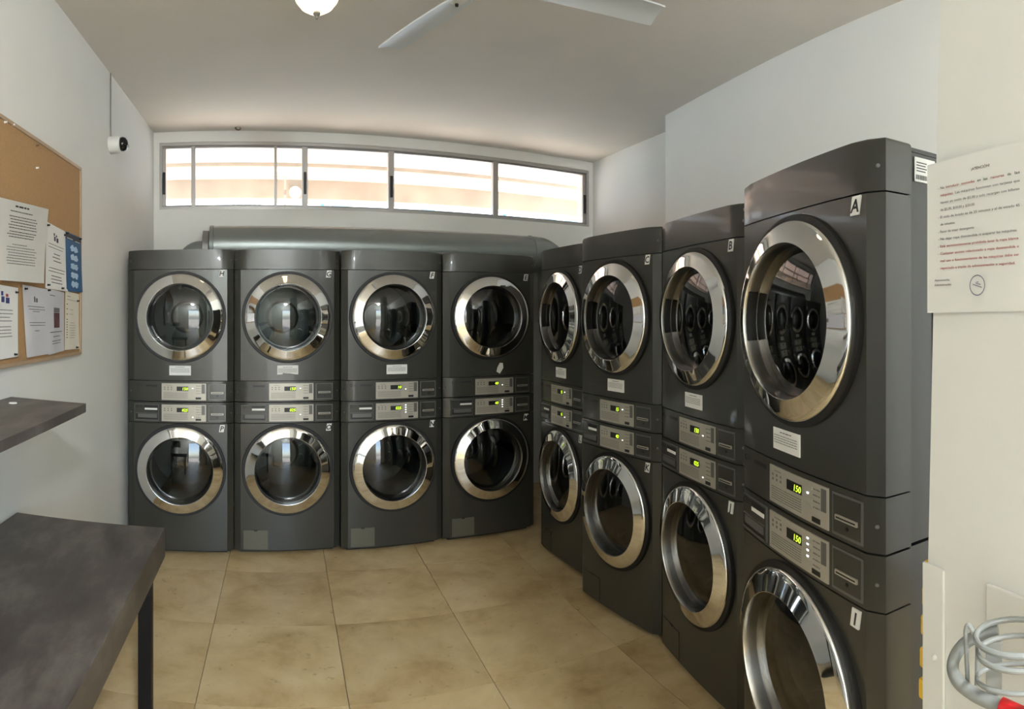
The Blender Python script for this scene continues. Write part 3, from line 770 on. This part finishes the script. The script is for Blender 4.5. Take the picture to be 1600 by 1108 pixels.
# ------------------------------------------------------------------ security camera and cable on the left wall
yc = onwall(172)[0]; zc = wz(172, 227)
sc_ = thing('security_camera', 'small white dome security camera on the left wall near the window', 'camera', (lw(yc), yc, zc), LWROT)
obj('housing', lathe_y([(0, 0), (.052, 0), (.052, -.050), (.048, -.064), (.040, -.070)], 0, 0, 40), 'white', sc_, smooth=True)
obj('dome', lathe_y([(.041, -.070), (.043, -.084), (.036, -.100), (.022, -.110), (0, -.114)], 0, 0, 36), 'camblack', sc_, smooth=True, sharp=80)
obj('lens', lathe_y([(.010, -.102), (.010, -.117), (0, -.118)], .012, -.010, 20), 'chrome', sc_, smooth=True)
o = obj('cable', tube([(0, -.004, CZ-zc), (.001, -.004, .3), (0, -.004, .12), (.002, -.005, .048)], .004, 8, sub=4), 'alu_dark', smooth=True, loc=(lw(yc), yc, zc), rotz=LWROT)
tag(o, 'thin grey cable running down the left wall to the camera', 'cable')

# ------------------------------------------------------------------ ceiling: lamp, fan, hook
lx, ly = PX(495, 2.53)
la = thing('ceiling_light', 'lit frosted bowl ceiling light with a small metal finial', 'ceiling light', (lx, ly, CZ))
la.scale = (.70, .70, .93)
obj('bowl', lathe_z([(.150, -.075), (.146, -.105), (.130, -.140), (.100, -.170), (.060, -.190), (.012, -.197), (0, -.197)], n=48), 'bowl', la, smooth=True, sharp=80)
obj('canopy', lathe_z([(.0, 0), (.13, 0), (.135, -.02), (.155, -.060), (.158, -.078), (.150, -.078)], n=48), 'alu', la, smooth=True)
obj('finial', lathe_z([(.006, -.190), (.022, -.197), (.024, -.204), (.016, -.212), (.010, -.216), (.008, -.226), (0, -.232)], n=20), 'alu_dark', la, smooth=True)

k = .93; hx, hy = .8777*k, 1.923*k; BZ = EYE + 1.2*k
fa = thing('ceiling_fan', 'white three blade ceiling fan, its blade tips dipping into view', 'fan', (hx, hy, CZ))
obj('down_rod', lathe_z([(.06, 0), (.06, -.03), (.015, -.06), (.013, -.25)], n=20), 'white', fa, smooth=True)
hz = BZ - CZ
obj('motor', lathe_z([(0, hz+.12), (.07, hz+.12), (.10, hz+.10), (.105, hz+.05), (.08, hz+.015), (.05, hz+.004), (0, hz+.002)], n=36), 'white', fa, smooth=True)
base = math.atan2(2.555*k-hy, .667*k-hx)
for i in range(3):
    a = base + (0, -2*PI/3, 2*PI/3)[i]
    bm = BM(); prof_b = [(.15, .040), (.22, .050), (.40, .058), (.55, .060), (.645, .058), (.672, .056)]
    rows = []
    for r, wd in prof_b:
        rr = r*k*1.0
        rows.append([bm.verts.new((rr, s*wd + 0, -s*wd*.16 - .008*s*s + th)) for th in (0, .006) for s in (-1, -.33, .33, 1)])
    for A, B in zip(rows, rows[1:]):
        for q in range(3):
            bm.faces.new((A[q], A[q+1], B[q+1], B[q])); bm.faces.new((A[4+q], B[4+q], B[5+q], A[5+q]))
        bm.faces.new((A[0], B[0], B[4], A[4])); bm.faces.new((A[3], A[7], B[7], B[3]))
    for Rr in (rows[0], rows[-1]): bm.faces.new((Rr[0], Rr[1], Rr[2], Rr[3], Rr[7], Rr[6], Rr[5], Rr[4]))
    bl = obj('blade', bm, 'fanblade', fa, smooth=True, sharp=30, loc=(0, 0, hz), rotz=a)
    bm = bx(.08, .20, -.018, .018, -.006, .004, bev=.002)
    obj('blade_arm', bm, 'white', bl); obj('screw', lathe_z([(0, -.016), (.006, -.015), (.007, -.008)], (.185, 0, 0), 12), 'dark', bl)
hkx, hky = PX(372, 4.66)
o = obj('ceiling_hook', tube([(-.02, 0, 0), (-.018, 0, -.012), (.0, .0, -.022), (.018, 0, -.014), (.016, 0, -.002)], .006, 8, sub=4), 'rust', smooth=True, loc=(hkx, hky, CZ))
tag(o, 'small rusty hook in the ceiling just before the window', 'hook')

# ------------------------------------------------------------------ notice on the pillar
pn = thing('notice', 'white printed house rules notice taped to the pillar, text in red and grey', 'notice', pf(0, 1.55), PROT)
PZ1, PZ0, PW = (HZ-257)/F*1.121, (HZ-489)/F*1.121, .250
PXo = -.018
bm = BM(); N = 12; G = []
for side in (0, .0005):
    G.append([[bm.verts.new((PXo + PW*i/N, -.004 - .006*(1-i/N)**3 - side*-1 - .002*math.sin(PI*i/N), PZ0 + (PZ1-PZ0)*j/N + .003*(i/N))) for i in range(N+1)] for j in range(N+1)])
for s in (0, 1):
    for j in range(N):
        for i in range(N): bm.faces.new((G[s][j][i], G[s][j][i+1], G[s][j+1][i+1], G[s][j+1][i]))
obj('sheet', bm, 'paper', pn, smooth=True)
ty = -.0115
def sheet_text(items, ink, nm):
    b = BM()
    for s, x, z, size, wd in items: text_bm(s, size, PXo + x*1.2, PZ1 + z, ty, bm=b, width=wd and wd*1.2, bold=.00012)
    return obj(nm, b, ink, pn)
L0, LS = -.052, .0136
sheet_text([('¡ATENCIÓN!', .096, -.030, .0065, .036)], 'ink', 'heading')
sheet_text([('- ', .026, L0, .0065, None)] + [(s, x, L0, .0065, wd) for s, x, wd in (('No', .031, .008), ('en', .108, .007), ('las', .120, .008), ('de', .165, .007), ('las', .178, .009))], 'ink', 'printed_text')
sheet_text([('introducir', .043, L0, .0065, .028), ('monedas', .076, L0, .0065, .027), ('ranuras', .134, L0, .0065, .025), ('máquinas.', .031, L0-LS, .0065, .028)], 'ink_red', 'printed_text')
sheet_text([('Las máquinas funcionan con tarjetas que', .063, L0-LS, .0062, .124), ('tienen un costo de $5.00 y solo recargan con billetes', .031, L0-2*LS, .0062, .156),
            ('de $5.00, $10.00 y $20.00.', .031, L0-3*LS, .0062, .073), ('- El ciclo de lavado es de 25 minutos y el de secado 45', .026, L0-4*LS, .0062, .161),
            ('de minutos.', .031, L0-5*LS, .0062, .032), ('- Favor de traer detergente.', .026, L0-6*LS, .0062, .077), ('- No dejar ropa desatendida ni acaparar las máquinas.', .026, L0-7*LS, .0062, .157),
            ('Atentamente,', .018, L0-12.6*LS, .0055, .034), ('Administración', .018, L0-13.25*LS, .0055, .037)], 'ink_grey', 'printed_text')
sheet_text([('- Está terminantemente prohibido lavar la ropa blanca', .026, L0-8*LS, .0062, .159), ('- Cualquier asunto relacionado a ropa desatendida o', .026, L0-9*LS, .0062, .160),
            ('mal uso o funcionamiento de las máquinas debe ser', .031, L0-10*LS, .0062, .155), ('reportado a través de administración o seguridad.', .031, L0-11*LS, .0062, .148)], 'ink_red', 'printed_text')
b = BM(); sx_, sz_ = PXo+.130, PZ1 + L0 - 13.4*LS
for r0, r1 in ((.0165, .0185),):
    A = [b.verts.new((sx_ + r0*math.cos(2*PI*i/40), ty, sz_ + r0*math.sin(2*PI*i/40))) for i in range(40)]; B = [b.verts.new((sx_ + r1*math.cos(2*PI*i/40), ty, sz_ + r1*math.sin(2*PI*i/40))) for i in range(40)]
    for i in range(40): b.faces.new((A[i], A[(i+1) % 40], B[(i+1) % 40], B[i]))
for x0, za, x1, zb_ in ((-.011, .002, .011, -.004), (-.004, .004, .008, .001), (-.002, .0055, .003, .0055)):
    b.faces.new([b.verts.new((sx_+x, ty, sz_+z)) for x, z in ((x0, za-.0008), (x1, zb_-.0008), (x1, zb_+.0008), (x0, za+.0008))])
o = obj('stamp', b, 'ink_stamp', pn); o['label'] = 'round ink stamp'

# ------------------------------------------------------------------ yellow strip peeking past the pillar
ys = thing('yellow_strip', 'yellow plastic strip with rounded lugs peeking past the pillar edge', 'strip', pf(-.016, 0, -.020), PROT)
obj('strip', bx(-.020, -.006, -.006, .016, 0, 1.10, bev=.002), 'yellow', ys)
for py, ue in ((893, .036), (935, .041), (981, .045), (1033, .048), (1083, .051)):
    z = EYE - (py-HZ)/F*1.16
    obj('lug', bx(-ue, -.012, -.010, .016, z-.020, z+.020, bev=.006), 'yellow', ys, smooth=True)

# ------------------------------------------------------------------ grey trolley at the lower right
def Q(px, py, r): x, y = PX(px, r); return Vector((x, y, EYE - (py - HZ)/F*r))
o0 = Vector((*PX(1560, .80), 0))
ct = thing('shopping_cart', 'grey tubular cart with wire rings and a red handle grip by the pillar', 'cart', o0)
def part(name, bm, m, sm=True):
    for v in bm.verts: v.co -= o0
    return obj(name, bm, m, ct, smooth=sm)
hp = [Q(1560, 985, .92), Q(1535, 990, .92), Q(1505, 1008, .91), Q(1489, 1036, .90), Q(1495, 1062, .88), Q(1522, 1085, .86), Q(1560, 1103, .84), Q(1600, 1122, .82), Q(1660, 1150, .79)]
part('handle_tube', tube(hp, .0095, 16, sub=6), 'tube')
o = part('grip', tube([Q(1564, 1104, .837), Q(1600, 1121, .82), Q(1650, 1145, .795)], .0125, 18, sub=6), 'red'); o['label'] = 'red plastic handle grip'
def ring(px, py, r, rx, ry, rad, nm='wire_ring'):
    c = Q(px, py, r); a = (px-X0)/F; rt = Vector((math.cos(a), -math.sin(a), 0)); fw = Vector((math.sin(a), math.cos(a), 0))
    return part(nm, tube([c + rt*rx*math.cos(2*PI*i/32) + fw*ry*math.sin(2*PI*i/32) for i in range(32)], rad, 10, closed=True), 'tube')
ring(1588, 995, .87, .060, .050, .0045); ring(1595, 1020, .85, .062, .045, .004); ring(1592, 1060, .84, .060, .035, .0035)
part('wire_loop', tube([Q(1512, 1068, .885), Q(1510, 1020, .885), Q(1509, 985, .885), Q(1514, 977, .884), Q(1522, 992, .882), Q(1527, 1010, .88), Q(1526, 1070, .875)], .0035, 10, sub=5), 'tube')
b0 = Q(1553, 1050, .885)
bm = bx(-.012, .012, -.003, .003, -.05, .045, bev=.001)
for v in bm.verts: v.co = Matrix.Rotation(-1.25, 3, 'Z') @ v.co + b0
part('flat_bracket', bm, 'tube', False)
for px, r in ((1553, .885), (1640, .80)):
    q = Q(px, 1050, r); part('post', tube([(q.x, q.y, .07), (q.x, q.y, q.z-.03)], .010, 12), 'tube')
    part('caster', lathe_y([(0, q.y-.012), (.04, q.y-.012), (.045, q.y-.008), (.045, q.y+.008), (.04, q.y+.012), (0, q.y+.012)], q.x, .0455, 24), 'rubber')
q1, q2 = Q(1553, 1050, .885), Q(1640, 1050, .80)
part('cross_bar', tube([(q1.x, q1.y, .25), (q2.x, q2.y, .25)], .008, 10), 'tube')

# ------------------------------------------------------------------ added fill light behind the viewer, shaped as a ceiling bowl
fl = thing('ceiling_light', 'added round white fill light on the ceiling behind the viewer', 'ceiling light', (.5, -1.7, CZ))
obj('bowl', lathe_z([(.150, -.05), (.146, -.08), (.130, -.115), (.100, -.145), (.060, -.165), (0, -.172)], n=40), 'fill_bowl', fl, smooth=True, sharp=80)
obj('canopy', lathe_z([(.0, 0), (.13, 0), (.135, -.02), (.155, -.04), (.158, -.053), (.150, -.053)], n=40), 'alu', fl, smooth=True)

# ------------------------------------------------------------------ outside the window
gr = obj('ground', bx(-40, 40, -30, 50, -.3, -.13), 'ground'); struct(gr)
struct(obj('trim_3', bx(-6, 12, YB+.2, 7.6, -.13, -.02), 'terracotta'))
so_ = struct(obj('trim_1', bx(-6, 12, YB+.2, 7.2, 3.20, 3.35), 'soffit'))
struct(obj('trim_2', bx(-6, 12, YB+1.65, YB+1.78, 3.16, 3.20), 'beam'))
bmn = bx(-6, 12, 7.2, 7.5, 2.97, 3.42); o = obj('roof_beam', bmn, 'beam'); struct(o)
c_ = thing('conduit', 'thin conduit pipe dropping from the walkway ceiling outside the window', 'pipe', (0.53, 6.9, 2.9))
obj('pipe', tube([(0, 0, -.1), (0, 0, .26)], .012, 10), 'alu', c_, smooth=True); obj('crossbar', tube([(-.17, 0, .262), (.02, 0, .262)], .010, 10), 'alu', c_, smooth=True)
obj('clamp', tube([(0, 0, .05), (0, 0, .11)], .018, 10), 'alu_dark', c_, smooth=True)
o = obj('bulkhead_light', lathe_y([(0, -.08), (.04, -.072), (.068, -.05), (.075, -.02), (.075, 0)], 0, 0, 28), 'white', smooth=True, loc=(.675, 7.2, 3.045))
tag(o, 'round white bulkhead light on the beam outside the window', 'lamp')
bd_ = thing('building', 'bright white building across the street with blue shutters', 'building', (5, 18, -.13))
obj('facade', bx(-22, 22, 0, 3, 0, 6.2), 'facade', bd_)
def far(px, y=17.98): return math.tan((px-X0)/F)*y - 5
for a, b, z0_, z1_, m in ((498, 509, 4.3, 5.1, 'shutter'), (515, 547, 4.2, 5.0, 'slate_glass'), (655, 682, 4.2, 5.0, 'slate_glass'), (720, 770, 4.0, 4.9, 'slate_glass'), (783, 792, 4.2, 5.2, 'shutter'), (846, 870, 4.2, 5.2, 'slate_glass'), (880, 905, 4.2, 5.0, 'slate_glass')):
    fr_ = obj('window', bx(far(a), far(b), -.06, .01, z0_+.13, z1_+.13), 'white', bd_)
    obj('pane', bx(far(a)+.05, far(b)-.05, -.075, -.05, z0_+.18, z1_+.08), m, fr_)
for px in (365, 372, 378, 384, 390, 398, 406):
    obj('baluster', bx(far(px)-.03, far(px)+.03, -.12, -.05, 4.3, 5.1), 'slate_glass', bd_)
